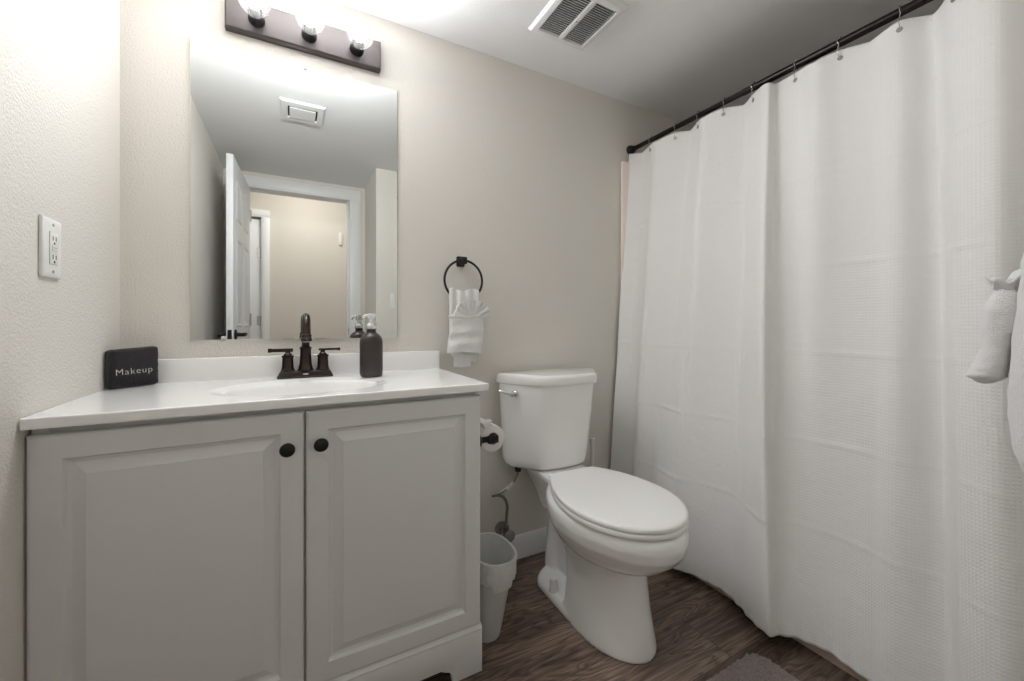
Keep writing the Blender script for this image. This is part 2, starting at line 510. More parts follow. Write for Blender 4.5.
# ------------------------------------------------------------------ vanity cabinet
WC, DC, HC = .9257, .459, .8114
cab = thing('vanity_cabinet', 'pale grey two-door vanity cabinet under the white countertop', 'cabinet', (0, 0, 0))
b = MB()
b.box(-.003, .02, -.44, -.003, 0, .824); b.box(WC - .018, WC, -.44, -.003, 0, .824, .001)     # sides
b.box(.02, WC - .018, -.02, -.004, .0, .80); b.box(.02, WC - .018, -.44, -.02, .10, .115)
b.box(.02, WC - .018, -.438, -.42, .115, .824)                     # face frame behind the doors
b.build('body', M['cabinet'], cab, ang=30)
# base panel with an arched cut-out
b = MB(); zt = .1375
pts = [(-.004, .0005), (.094, .0005), (.096, .022), (.103, .034), (.118, .041), (.13, .047), (.80, .047), (.81, .041), (.826, .034), (.833, .022), (.835, .0005), (WC, .0005), (WC, zt), (-.004, zt)]
b.prism(pts, -.44, -.450, .0005)
b.loft([[(x, -.450, zt - .0), (x, -.4505, zt - .001), (x, -.459, zt - .010), (x, -.459, zt - .016), (x, -.4495, zt - .016)] for x in (-.004, WC)])
pts2 = [(x, z if z < .13 else zt - .0155) for x, z in pts]
b.prism(pts2, -.4495, -.459, .0015)
b.build('base_panel', M['cabinet'], cab, ang=25)


def raised_door(x0, x1, z0, z1):
    b = MB(); y = -.441; F = -.459

    def ring(d, yy):
        return [(x0 + d, yy, z0 + d), (x1 - d, yy, z0 + d), (x1 - d, yy, z1 - d), (x0 + d, yy, z1 - d)]
    # outer edge -> frame -> cove groove -> raised field
    b.loft([ring(0, y), ring(0, F + .006), ring(.002, F + .002), ring(.006, F), ring(.048, F), ring(.0495, F + .0015), ring(.050, F + .004), ring(.053, F + .0095),
            ring(.060, F + .011), ring(.064, F + .010), ring(.082, F + .0022), ring(.0825, F + .0002), ring(.085, F)], cap=True)
    return b.build('door', M['cabinet'], cab, ang=14)


def cab_knob(x, z, door):
    k = MB().lathe([(.008, 0), (.008, .002), (.0055, .006), (.0055, .012), (.010, .016), (.0155, .020), (.0165, .024), (.0145, .028), (.008, .0305), (0, .031)], 28, T(x, -.459, z) @ RX)
    k.build('knob', M['black'], door)


dl = raised_door(-.004, .4585, .140, .8105); cab_knob(.424, .729, dl)
dr = raised_door(.4635, .9215, .140, .8105); cab_knob(.495, .731, dr)

# ------------------------------------------------------------------ countertop with integral basin
HT, TH, WT, DT = .847, .0213, .94, .4738
BX, BY, BA, BB, BD = .47, -.262, .205, .148, .12


def basin_z(x, y):
    r = math.sqrt(((x - BX) / BA) ** 2 + ((y - BY) / BB) ** 2)
    if r >= 1.12:
        return 0
    if r > .94:
        t = (1.12 - r) / .18
        return -.007 * t * t * (3 - 2 * t)
    t = 1 - r / .94
    return -.007 - (BD) * (1 - (r / .94) ** 3.2)


t = bmesh.new(); NX, NY = 170, 90
xs = [-.0045 + (WT + .0045) * i / NX for i in range(NX + 1)]
ys = [-.001 - (DT - .001) * j / NY for j in range(NY + 1)]


def edge_drop(x, y):
    d = min(WT - x, DT + y)
    r = .004
    return 0 if d >= r else -(r - math.sqrt(max(0, r * r - (r - d) ** 2)))


xs = [x for x in xs if x < WT - .005] + [WT - .004, WT - .0025, WT - .0012, WT - .0004, WT]
ys = [y for y in ys if y > -DT + .005] + [-DT + .004, -DT + .0025, -DT + .0012, -DT + .0004, -DT]
g = [[t.verts.new((x, y, HT + basin_z(x, y) + edge_drop(x, y))) for x in xs] for y in ys]
for j in range(len(ys) - 1):
    for i in range(len(xs) - 1):
        t.faces.new((g[j][i], g[j + 1][i], g[j + 1][i + 1], g[j][i + 1]))
edge = [g[j][0] for j in range(len(ys))] + [g[-1][i] for i in range(1, len(xs))] + [g[j][-1] for j in range(len(ys) - 2, -1, -1)] + [g[0][i] for i in range(len(xs) - 2, 0, -1)]
low = [t.verts.new((v.co.x, v.co.y, HT - TH)) for v in edge]
for i in range(len(edge)):
    j = (i + 1) % len(edge)
    t.faces.new((edge[i], low[i], low[j], edge[j]))
bmesh.ops.recalc_face_normals(t, faces=t.faces)
b = MB(); b.merge(t)
top = b.build('countertop', M['counter'], ang=50)
tag(top, 'glossy white vanity countertop with an integral oval basin', 'countertop')
MB().box(-.0045, WT, -.021, -.001, HT - .002, HT + .0696, .003, 3).build('backsplash', M['counter'], top)
MB().lathe([(.022, 0), (.022, .003), (.017, .004), (.015, .001), (0, .001)], 28, T(BX, BY, HT - .1255)).build('drain', M['bronze'], top)

# ------------------------------------------------------------------ faucet
fa = thing('faucet', 'dark bronze two-handle faucet with arched spout behind the basin', 'faucet', (.472, -.062, HT))


def rrect(hx, hy, r, z, n=6, cx=0, cy=0):
    out = []
    for sx, sy, a0 in ((1, 1, 0), (-1, 1, 90), (-1, -1, 180), (1, -1, 270)):
        for k in range(n + 1):
            a = radians(a0 + 90 * k / n)
            out.append((cx + sx * (hx - r) + r * cos(a), cy + sy * (hy - r) + r * sin(a), z))
    return out


b = MB()
b.loft([rrect(.081, .027, .006, .0002), rrect(.081, .027, .006, .006), rrect(.079, .025, .006, .009), rrect(.074, .022, .006, .019), rrect(.070, .019, .006, .0225)])
b.build('base_plate', M['bronze'], fa, ang=30)
MB().tube([(0, -.0262, .0125), (0, -.0275, .0125)], .0022, 8).box(-.008, .008, -.0263, -.0245, .0112, .0138).build('maker_badge', M['chrome'], fa)


def octo(h, z, cx=0, cy=0):
    c = h * .45
    return [(cx + x, cy + y, z) for x, y in ((h, -h + c), (h, h - c), (h - c, h), (-h + c, h), (-h, h - c), (-h, -h + c), (-h + c, -h), (h - c, -h))]


for s in (-1, 1):
    b = MB(); X0 = s * .051
    b.loft([octo(r, z, X0) for r, z in ((.0205, .0225), (.0185, .027), (.0165, .036), (.0155, .062), (.0155, .066), (.0175, .0675), (.0175, .071), (.012, .0735), (.010, .0775), (.007, .080), (.007, .087))])
    hb = b.build('valve_body', M['bronze'], fa, ang=25)
    b = MB()
    b.box(X0 - s * .013, X0 + s * .050, -.0055, .0055, .0855, .0925, .0018)
    b.box(X0 + s * .046, X0 + s * .0535, -.0062, .0062, .0842, .0938, .0015)
    b.build('lever_handle', M['bronze'], fa, ang=25)
b = MB()
b.loft([octo(r, z) for r, z in ((.0235, .0225), (.021, .030), (.0175, .045), (.0158, .080), (.0158, .092), (.0175, .0935), (.0175, .097), (.0125, .099), (.0112, .104), (.0112, .118))])
b.build('spout_column', M['bronze'], fa, ang=25)
pts = [(0, 0, .112), (0, 0, .144)]
for k in range(15):
    a = pi * k / 14
    pts.append((0, -.044 + .044 * cos(a), .152 + .044 * sin(a)))
pts += [(0, -.089, .142), (0, -.090, .136)]
b = MB().tube(pts, [.0115] * 3 + [.0117] * 10 + [.0119] * 4 + [.012] * 2, 20)
b.lathe([(.0135, 0), (.0155, .001), (.0155, .008), (.0135, .010), (.0145, .012), (.0145, .020), (.012, .022)], 28, T(0, -.090, .120))
b.build('spout', M['bronze'], fa)
MB().lathe([(.011, 0), (.011, .004)], 24, T(0, -.090, .1175)).build('aerator', M['chrome'], fa)
MB().tube([(0, .02, .022), (0, .02, .058)], .0022, 8).lathe([(.002, 0), (.0055, .002), (.0055, .008), (.002, .011), (0, .0112)], 16, T(0, .02, .056)).build('lift_rod', M['bronze'], fa)

# ------------------------------------------------------------------ soap bottle
sb = thing('soap_dispenser', 'dark brown round-shouldered soap bottle with a silvery pump right of the faucet', 'soap bottle', (.664, -.146, HT))
MB().lathe([(.0, .0006), (.028, .0006), (.033, .002), (.0355, .006), (.0365, .014), (.0365, .112), (.0355, .121), (.032, .130), (.026, .137), (.019, .142), (.0155, .145), (.0145, .150), (.0145, .160), (0, .160)], 48).build('bottle', M['bottle'], sb)
b = MB(); b.lathe([(.0165, .1565), (.017, .158), (.017, .171), (.0155, .173), (.011, .1735), (.009, .178), (.009, .186), (.0135, .189), (.0145, .194), (.0145, .201), (.012, .207), (.006, .2085), (0, .2085)], 32)
pm = b.build('pump', M['pump'], sb)
MB().tube(catmull([(-.008, 0, .199), (-.016, 0, .201), (-.024, 0, .197), (-.027, 0, .190)], 5), [.0052, .0052, .005, .005, .0048, .0048, .0046, .0046, .0045, .0044, .0043, .0042, .0041, .004, .004, .004], 10).build('nozzle', M['pump'], pm)

# ------------------------------------------------------------------ makeup cloth
mk = thing('makeup_cloth', 'black folded washcloth with the word Makeup standing in the countertop corner', 'washcloth', (.0475, -.0770, HT), radians(40))


def pillow(hx, hy, z0, z1, r, nx=26, nz=22, seed=0, fuzz=.0012, topf=None, bulge=.004):
    """soft slab: front/back bulge, rounded rim"""
    b = MB(); rings = []
    n = 48
    for j in range(nz + 1):
        v = j / nz
        # rounding at top and bottom
        e = min(v, 1 - v) * (z1 - z0)
        k = 1 if e > r else math.sqrt(max(0, 1 - ((r - e) / r) ** 2))
        z = z0 + (z1 - z0) * v
        ring = []
        for i in range(n):
            a = 2 * pi * i / n
            ca, sa = cos(a), sin(a)
            px = abs(ca) ** .22 * (1 if ca > 0 else -1) * (hx - r * (1 - k) * .8)
            py = abs(sa) ** .55 * (1 if sa > 0 else -1) * (hy * (.25 + .75 * k) + bulge * sin(pi * v) * .5)
            zz = z
            if topf:
                zz = z0 + (topf(px) - z0) * v
            nn = noise.noise_vector(Vector((px * 160 + seed, py * 160, zz * 160)))
            ring.append(Vector((px, py, zz)) + nn * fuzz)
        rings.append(ring)
    b.loft(rings)
    return b


pillow(.056, .014, .0012, .106, .009, nz=40, seed=3, topf=lambda x: .1075 + .055 * x).build('cloth', M['makeup'], mk, ang=180)
# stitched border band low on the front
b = MB()
for k in range(22):
    xx = -.050 + .100 * k / 21
    b.tube([(xx, -.0165, .006), (xx, -.0175, .018)], .0011, 5)
b.build('ribbed_border', M['makeup'], mk)


def text_mesh(body, size, m, parent, name, loc, rot=(pi / 2, 0, 0), ext=.0004, shear=0, spacing=1.0, weight=0):
    cu = bpy.data.curves.new(name, 'FONT'); cu.body = body; cu.size = size; cu.extrude = ext; cu.align_x = 'CENTER'; cu.space_character = spacing
    cu.offset = weight; cu.shear = shear
    o = bpy.data.objects.new('tmp_text', cu); sc.collection.objects.link(o)
    dg = bpy.context.evaluated_depsgraph_get(); me = bpy.data.meshes.new_from_object(o.evaluated_get(dg)); me.name = name
    bpy.data.objects.remove(o); bpy.data.curves.remove(cu)
    me.materials.clear(); me.materials.append(m)
    q = bpy.data.objects.new(name, me); sc.collection.objects.link(q); q.parent = parent; q.location = loc; q.rotation_euler = rot
    return q


text_mesh('Makeup', .0235, M['thread'], mk, 'embroidery', (-.004, -.0188, .0385), rot=(pi / 2, radians(-2), 0), spacing=1.15, weight=-.0004)

# ------------------------------------------------------------------ mirror
mi = MB().box(.1608, .7804, -.006, -.0015, .9698, 1.8934, .0012, 2).build('mirror', M['mirror'], smooth=False)
tag(mi, 'large frameless rectangular mirror on the wall above the countertop', 'mirror')
for x, z, s in ((.472, 1.8934, 1), (.245, .9698, -1)):
    MB().box(x - .007, x + .007, -.0095, -.0061, z - .009 * (s > 0) - .003, z + .009 * (s < 0) + .003, .0012).tube([(x, -.009, z + s * .0), (x, -.0115, z + s * .0)], .004, 10).build('mirror_clip', M['pump'], mi)

# ------------------------------------------------------------------ vanity light bar
vl = thing('vanity_light', 'brushed bronze light bar with three clear globe bulbs above the mirror', 'light fixture', (.4835, 0, 1.988))
b = MB()
R_ = lambda d, y: [(-.2345 + d, y, -.0450 + d), (.2335 - d, y, -.0450 + d), (.2335 - d, y, .0575 - d), (-.2345 + d, y, .0575 - d)]
b.loft([R_(0, -.0005), R_(0, -.022), R_(.001, -.025), R_(.004, -.0275), R_(.007, -.028)])
b.build('back_plate', M['plate'], vl, ang=25)
for s in (-1, 0, 1):
    x = s * .150
    MB().lathe([(.0235, .0), (.0235, .006), (.0215, .009), (.0205, .030), (.0215, .034), (.018, .035), (.016, .022), (0, .022)], 32, T(x, -.0278, 0) @ RX).build('socket_cup', M['black'], vl)
    bl = MB().lathe([(.0135, .024), (.0135, .036), (.017, .042), (.027, .0485), (.036, .059), (.0415, .072), (.043, .085), (.0415, .098), (.036, .111), (.027, .1205), (.013, .1265), (0, .128)], 40, T(x, -.030, 0) @ RX, cap=False)
    bulb = bl.build('bulb', M['bulb_glass'], vl)
    MB().lathe([(.0172, .0), (.0172, .0006), (.0155, .0027), (.011, .0044), (.006, .0051), (0, .0053)], 28, T(x, -.104, 0) @ RX).build('glow_cap', M['glow_cap'], bulb)  # flat glowing cap, shaped to send light forward rather than onto the wall
    MB().lathe([(.0125, 0), (.0125, .012), (.010, .024), (.012, .040), (.0185, .050), (.0185, .0535), (0, .0535)], 28, T(x, -.050, 0) @ RX).build('light_block_stem', M['screw'], bulb)  # opaque flared stem added to block light towards the wall

# ------------------------------------------------------------------ outlet on left wall
ol = thing('wall_outlet', 'white rectangular outlet plate on the left wall above the countertop', 'outlet', (-.006, -.3700, 1.176))
b = MB()
S_ = lambda d, x, hy=.0375, hz=.0605: [(x, -hy + d, -hz + d), (x, hy - d, -hz + d), (x, hy - d, hz - d), (x, -hy + d, hz - d)]
b.loft([S_(0, .0005), S_(0, .003), S_(.001, .005), S_(.004, .0065), S_(.012, .007)])
b.build('wall_plate', M['white_plastic'], ol, ang=25)
b = MB(); b.box(.007, .0088, -.0165, .0165, -.0335, .0335, .001); rc = b.build('receptacle', M['white_plastic'], ol, ang=30)
for cz in (.019, -.019):
    for yy in (-.006, .006):
        MB().box(.0086, .0092, yy - .001, yy + .001, cz - .004, cz + .005).build('socket_slot', M['dark'], rc)
    MB().tube([(.0086, 0, cz - .009), (.0092, 0, cz - .009)], .0025, 10).build('socket_slot', M['dark'], rc)
b = MB(); b.box(.0086, .0100, -.010, .010, .0008, .0052, .0006); b.box(.0086, .0100, -.010, .010, -.0052, -.0008, .0006); b.build('test_button', M['white_plastic'], rc)
for z in (.048, -.048):
    MB().tube([(.0065, 0, z), (.0078, 0, z)], .003, 12).build('screw', M['screw'], ol)

# unidentified narrow white piece, built like a switch on the wall seen in the mirror
ls = thing('white_wall_strip', 'narrow unidentified white wall switch near the corner, seen only at the right edge of the mirror', 'strip', (1.083, -1.53, 1.19))
MB().box(-.016, .016, .0005, .006, -.055, .055, .002).build('wall_plate', M['white_plastic'], ls)
MB().box(-.007, .007, .0062, .010, -.020, .020, .001).build('raised_bar', M['white_plastic'], ls)

# ------------------------------------------------------------------ ceiling grilles
def exhaust():
    x0, x1, y0, y1 = 1.226, 1.487, -.478, -.214
    cx, cy = (x0 + x1) / 2, (y0 + y1) / 2; hx, hy = (x1 - x0) / 2, (y1 - y0) / 2
    o = thing('exhaust_grille', 'square white two-panel exhaust fan grille in the ceiling', 'vent', (cx, cy, CEIL))
    def ring(dx, dy, z): return [(-hx + dx, -hy + dy, z), (hx - dx, -hy + dy, z), (hx - dx, hy - dy, z), (-hx + dx, hy - dy, z)]
    b = MB(); b.loft([ring(0, 0, -.0008), ring(.001, .001, -.005), ring(.008, .008, -.014), ring(.014, .014, -.016), ring(.028, .028, -.016), ring(.030, .030, -.013), ring(.030, .030, -.0012)], cap=False)
    b.box(-.010, .010, -hy + .028, hy - .028, -.0165, -.008, .002)
    b.build('frame', M['trim'], o, ang=30)
    MB().box(-hx + .02, hx - .02, -hy + .02, hy - .02, -.0035, -.0010).build('duct_shade_sheet', M['dark'], o)  # dark sheet painting the shade inside the duct
    n = 21
    for s in (-1, 1):
        b = MB()
        for k in range(n):
            y = -hy + .030 + (2 * hy - .060) * (k + .5) / n
            xa, xb = (.009, hx - .029) if s > 0 else (-hx + .029, -.009)
            b.loft([[(x, y - .0042, -.0155), (x, y - .0030, -.0158), (x, y + .0008, -.0085), (x, y - .0004, -.0082)] for x in (xa, xb)])
        b.build('louvre_panel', M['trim'], o, smooth=False)
    MB().lathe([(.004, 0), (.0045, .001), (.003, .0025), (0, .003)], 14, T(0, 0, -.0165) @ Matrix.Rotation(pi, 4, 'X')).build('screw', M['screw'], o)
exhaust()

rg = thing('ceiling_register', 'small white ceiling register with a square damper, seen in the mirror', 'vent', (.4815, -.905, CEIL))
def rr(hx, hy, z): return [(-hx, -hy, z), (hx, -hy, z), (hx, hy, z), (-hx, hy, z)]
MB().loft([rr(.104, .112, -.0006), rr(.103, .111, -.005), (rr(.098, .106, -.010)), rr(.072, .068, -.012), rr(.070, .066, -.010), rr(.070, .066, -.0008)], cap=False).build('frame', M['trim'], rg, ang=25)
MB().box(-.0695, .0695, -.0655, .0655, -.0030, -.0009).build('duct_shade_sheet', M['dark'], rg)  # dark sheet in place of the shaded duct above
MB().loft([rr(.056, .05, -.004), rr(.062, .058, -.0125), rr(.060, .056, -.0145)]).build('damper', M['trim'], rg, ang=25)

# ------------------------------------------------------------------ towel ring and hand towel
tr_ = thing('towel_ring', 'black round towel ring on the wall right of the mirror', 'towel ring', (1.033, 0, 1.272))
b = MB(); b.loft([rrect(.017, .021, .006, 0), rrect(.017, .021, .006, .006), rrect(.014, .018, .005, .010), rrect(.010, .013, .004, .011), rrect(.009, .011, .004, .030), rrect(.012, .014, .004, .032), rrect(.012, .014, .004, .046), rrect(.009, .011, .003, .049)], mtx=RX)
b.build('mount', M['black'], tr_, ang=30)
RR = .0795
b = MB().tube([(RR * sin(2 * pi * k / 64), -.039, -.079 + RR * cos(2 * pi * k / 64)) for k in range(64)], .0046, 10, closed=True)
b.build('ring', M['black'], tr_)

ht = thing('hand_towel', 'small white hand towel with a fan fold hanging from the black ring', 'towel', (1.032, -.047, 1.108))


def cloth_slab(front, thick, nu, nv, fuzz=.0008, seed=0, scale=120):
    """front(u,v)->Vector, slab with thickness backwards (+y)"""
    b = MB(); rings = []
    for j in range(nv + 1):
        v = j / nv; r = []
        for i in range(nu + 1):
            p = Vector(front(i / nu, v)); p += noise.noise_vector(p * scale + Vector((seed, 0, 0))) * fuzz; r.append(p)
        for i in range(nu, -1, -1):
            q = r[i].copy() if False else Vector(front(i / nu, v)); e = min(i, nu - i) / nu
            q.y += thick * (1 if e > 0 else .5); r.append(q)
        rings.append(r)
    b.loft(rings)
    return b


# long back layer draped through the ring: from ring (local z +.045) down to -.255
def back_layer(u, v):
    x = -.063 + .125 * u; z = .047 - .305 * v
    if v > .75:
        x = -.045 + .072 * (u) if v > .86 else x * (1 - .25 * (v - .75) / .11) - .004
    z += .006 * sin(u * 9 + 1) * (1 if v < .08 else .25)
    y = -.006 - .005 * sin(u * 7 * pi) * max(0, 1 - v * 1.6) - .004 * sin(u * pi)
    return (x, y, z)


cloth_slab(back_layer, .010, 30, 50, seed=1).build('draped_layer', M['towel'], ht, ang=180)
# back tail behind
cloth_slab(lambda u, v: (.022 + .04 * u - .004 * v, .004, -.14 - .095 * v - .01 * u), .006, 12, 20, seed=8).build('back_tail', M['towel'], ht, ang=180)


def pocket(u, v):
    x = -.071 + .142 * u + (.004 * sin(v * 5)); z = -.058 - .142 * v + .004 * sin(u * 5) - .010 * u * (1 - v) * 0
    y = -.021 - .012 * sin(pi * u) ** .6 - .0025 * sin(v * 17 + u * 2) - .002 * sin(u * 11 + v * 6)
    return (x, y, z)


cloth_slab(pocket, .014, 40, 40, seed=2).build('pocket_band', M['towel'], ht, ang=180)
# cuff on the pocket's top edge
MB().tube([(-.071 + .142 * k / 20, -.024 - .012 * sin(pi * k / 20) ** .6, -.060 + .003 * sin(k * .5)) for k in range(21)], .0055, 10).build('pocket_cuff', M['towel'], ht)
# fan of pleats
b = MB()
npl = 9
for k in range(npl):
    a = radians(-62 + 132 * k / (npl - 1)); ln = .084 if k not in (0, npl - 1) else .076
    base = Vector((.018, -.024, -.073)); d = Vector((sin(a), -.08 - .05 * cos(a), cos(a) * .92))
    side = Vector((cos(a), 0, -sin(a)))
    rows = []
    for j in range(9):
        v = j / 8; c = base + d * ln * v; wv = .0025 + .012 * v
        ring = []
        for q in range(10):
            t_ = 2 * pi * q / 10
            ring.append(c + side * wv * cos(t_) * (.8) + Vector((0, 1, 0)) * ((.004 + .006 * v) * sin(t_) - .006 * v * (k % 2)))
        rows.append(ring)
    b.loft(rows)
b.build('fan_pleats', M['towel'], ht, ang=60)

# ------------------------------------------------------------------ toilet
tl_ = thing('toilet', 'white two-piece toilet with elongated bowl and closed lid', 'toilet', (1.403, 0, 0), radians(-2.2))
# all y local: wall at 0, front negative


def egg(yb, yf, hw, hb, z, ymid=None, n=56, pw=2.0, dx=0):
    """plan outline: back edge at yb with half width hb, widest hw at ymid, rounded front at yf"""
    ym = ymid if ymid is not None else yb + (yf - yb) * .45
    pts = []
    for i in range(n):
        a = 2 * pi * i / n
        s, c = sin(a), cos(a)          # c>0 => front
        if c >= 0:
            x = hw * (abs(s) ** (2 / pw)) * (1 if s > 0 else -1); y = ym + (yf - ym) * abs(c) ** (2 / pw)
        else:
            k = abs(c)
            f = abs(math.atan2(k, abs(s))) / (pi / 2)      # 0 widest, 1 middle of the back edge
            sg = 1 if s > 0 else -1
            if f < .72:
                g = f / .72; yy = sin(g * pi / 2) ** 1.05
                x = sg * (hb + (hw - hb) * (1 - yy ** 2.1) ** .95)
                y = ym + (yb - ym) * yy * .985
            else:
                g = (f - .72) / .28
                x = sg * hb * (1 - g); y = ym + (yb - ym) * (.985 + .015 * min(1, g * 4))
        pts.append((x + dx, y, z))
    return pts


def remeshed(mb, name, m, parent, vox=.006, it=10, fac=.6):
    o = mb.build(name, m, parent, ang=180)
    r = o.modifiers.new('rm', 'REMESH'); r.mode = 'VOXEL'; r.voxel_size = vox; r.use_smooth_shade = True
    s = o.modifiers.new('sm', 'SMOOTH'); s.iterations = it; s.factor = fac
    dg = bpy.context.evaluated_depsgraph_get(); me = bpy.data.meshes.new_from_object(o.evaluated_get(dg))
    o.modifiers.clear(); old = o.data; o.data = me; bpy.data.meshes.remove(old); me.name = name
    me.materials.clear(); me.materials.append(m)
    me.polygons.foreach_set('use_smooth', [True] * len(me.polygons))
    return o


b = MB()
# bowl upper, z .20 -> .415
prof = [(.240, -.36, -.585, .088, .060), (.254, -.335, -.632, .112, .070), (.272, -.31, -.680, .138, .080), (.296, -.29, -.720, .160, .086), (.325, -.275, -.752, .177, .092), (.352, -.262, -.772, .188, .095),
        (.382, -.255, -.779, .193, .097), (.402, -.25, -.776, .192, .098), (.413, -.25, -.768, .187, .097), (.4165, -.252, -.756, .178, .094)]
b.loft([egg(yb, yf, hw, hb, z, ymid=-.47) for z, yb, yf, hw, hb in prof])
# rear deck carrying the tank
dk = lambda hx, y0, y1, z, r=.03: rrect(hx, (y1 - y0) / 2, r, z, cy=(y0 + y1) / 2)
b.loft([dk(.060, -.30, -.11, .27), dk(.070, -.32, -.09, .32), dk(.082, -.34, -.07, .36), dk(.096, -.35, -.055, .395), dk(.104, -.35, -.05, .415), dk(.104, -.35, -.05, .432), dk(.099, -.26, -.055, .4365)])
# front pedestal
ped = [(.0, -.375, -.672, .122, .118), (.012, -.375, -.672, .122, .118), (.05, -.375, -.664, .116, .108), (.12, -.37, -.650, .107, .096), (.19, -.355, -.640, .102, .087), (.25, -.34, -.632, .102, .082), (.29, -.33, -.63, .106, .085)]
b.loft([egg(yb, yf, hw, hb, z, ymid=-.47) for z, yb, yf, hw, hb in ped])
# foot flange running back
b.loft([rrect(h, .165, .085, z, n=12, cy=-.315) for z, h in ((0, .125), (.012, .125), (.022, .122), (.030, .114), (.034, .104))])
# trapway: tube curving from bowl down, up and down to the floor
path = catmull([(0, -.50, .20), (0, -.42, .13), (0, -.35, .115), (0, -.29, .17), (0, -.235, .25), (0, -.185, .265), (0, -.165, .19), (0, -.16, .10), (0, -.16, .02)], 6)
t = bmesh.new()
b.tube(path, [.046 + .005 * sin(i * .3) for i in range(len(path))], 20)
b.box(-.022, .022, -.38, -.10, .03, .33, .018, 3)
bowl = remeshed(b, 'bowl', M['china'], tl_, .0045, 9, .6)
MB().lathe([(.019, 0), (.019, .004), (.0165, .008), (.0150, .036), (.011, .042), (0, .0435)], 24, T(-.103, -.300, .031)).build('bolt_cap', M['white_plastic'], tl_)
MB().lathe([(.019, 0), (.019, .004), (.0165, .008), (.0150, .036), (.011, .042), (0, .0435)], 24, T(.103, -.300, .031)).build('bolt_cap', M['white_plastic'], tl_)
# seat ring and lid
seat_o = lambda d, z: egg(-.272 - d * .3, -.768 + d, .188 - d, .100 - d, z, ymid=-.53, n=96)
b = MB(); b.loft([seat_o(.006, .4195), seat_o(.001, .422), seat_o(0, .428), seat_o(.001, .4335), seat_o(.005, .436)])
b.build('seat', M['seat'], tl_, ang=50)
b = MB(); b.loft([seat_o(.004, .4375), seat_o(.0005, .440), seat_o(0.000, .447), seat_o(.002, .4515), seat_o(.007, .4540), seat_o(.016, .4552), seat_o(.06, .4560), seat_o(.10, .4562)])
b.build('lid', M['seat'], tl_, ang=50)
for s in (-1, 1):
    MB().box(s * .075 - .022, s * .075 + .022, -.272, -.245, .4185, .443, .008, 3).build('hinge', M['seat'], tl_)


def tank_plan(w, d0, d1, cf, z, r=.012, bow=.008):
    """back at d0, front d1; full width 2w near the back, front flat of half width cf; rounded"""
    base = [(-w, d0), (-w, d0 - .045), (-cf, d1 + .004), (-cf * .5, d1 - bow * .7), (0, d1 - bow), (cf * .5, d1 - bow * .7), (cf, d1 + .004), (w, d0 - .045), (w, d0)]
    # round corners by subdividing
    pts = [Vector((x, y, z)) for x, y in base]
    for _ in range(3):
        o = []
        n = len(pts)
        for i in range(n):
            p, q = pts[i], pts[(i + 1) % n]
            o += [p * .86 + q * .14, p * .14 + q * .86] if _ == 0 else [p * .75 + q * .25, p * .25 + q * .75]
        pts = o
    return pts


TKX = .0185
b = MB()
tk = [(.438, .164, -.07, -.190, .095, .000), (.442, .185, -.055, -.205, .105, .000), (.452, .196, -.046, -.213, .11, .000), (.475, .203, -.042, -.217, .112, .001), (.53, .208, -.040, -.220, .115, .004), (.65, .219, -.037, -.226, .120, .010), (.776, .230, -.035, -.231, .125, .0155)]
b.loft([[p + Vector((dx_, 0, 0)) for p in tank_plan(w_, d0, d1, cf, z)] for z, w_, d0, d1, cf, dx_ in tk])
tank = b.build('tank', M['china'], tl_, ang=40)
b = MB()
b.loft([[p + Vector((TKX, 0, 0)) for p in tank_plan(w_, d0, d1, cf, z)] for z, w_, d0, d1, cf in ((.7765, .232, -.034, -.233, .127), (.778, .2385, -.028, -.240, .130), (.783, .240, -.027, -.242, .131), (.808, .239, -.0275, -.241, .130), (.814, .236, -.030, -.238, .128), (.8175, .230, -.036, -.231, .124), (.8185, .217, -.048, -.218, .115))])
b.build('tank_lid', M['china'], tl_, ang=40)
# flush lever on the angled left face of the tank
lv = thing  # name kept short
nrm = Vector((-.83, -.56, 0)).normalized(); p0 = Vector((-.180, -.133, .742))
q = Matrix.Translation(p0) @ nrm.to_track_quat('Z', 'Y').to_matrix().to_4x4()
b = MB(); b.lathe([(.014, -.004), (.014, .004), (.011, .008), (.007, .010), (.007, .020), (.010, .022), (.010, .028), (.006, .031), (0, .0315)], 24, q)
al = Vector((.56, -.83, 0)).normalized()
c0 = p0 + nrm * .024
b.tube([c0, c0 - al * .018 + Vector((0, 0, .002)), c0 - al * .040 + Vector((0, 0, .006)), c0 - al * .058 + Vector((0, 0, .008))], [.0065, .006, .0055, .007], 12)
b.build('flush_lever', M['chrome'], tl_)

# ------------------------------------------------------------------ water supply
ws = thing('supply_valve', 'corroded metal shut-off valve and grey hose on the wall behind the bin', 'valve', (1.217, 0, .150))
b = MB(); b.lathe([(.028, .001), (.027, .004), (.015, .008), (.011, .009), (.011, .045), (.0, .045)], 24, RX)
b.tube([(-.0, -.048, -.016), (0, -.048, .026)], .0135, 14)
b.build('valve_body', M['steel'], ws)
MB().lathe([(.006, 0), (.006, .016), (.020, .018), (.024, .022), (.024, .029), (.018, .033), (0, .034)], 10, T(0, -.056, 0) @ RX).build('valve_handle', M['steel'], ws)
hp = [(0, -.048, .026), (.003, -.05, .075), (.004, -.052, .115), (-.012, -.055, .150), (-.040, -.058, .168), (-.066, -.06, .172), (-.058, -.063, .179), (-.03, -.066, .182), (.0, -.07, .200), (.025, -.075, .225), (.036, -.08, .250), (.037, -.085, .272)]
MB().tube(catmull(hp, 6), .0062, 12).build('hose', M['steel'], ws)
MB().lathe([(.012, 0), (.013, .006), (.013, .018), (.010, .022), (0, .022)], 10, T(.037, -.085, .262)).build('coupling_nut', M['dark'], ws)
b = MB(); b.box(-.021, .021, -.001, .001, -.007, .007, .0004, 1, T(.006, -.078, .2045) @ Matrix.Rotation(radians(-38), 4, 'Y')); b.build('paper_tag', M['card'], ws)

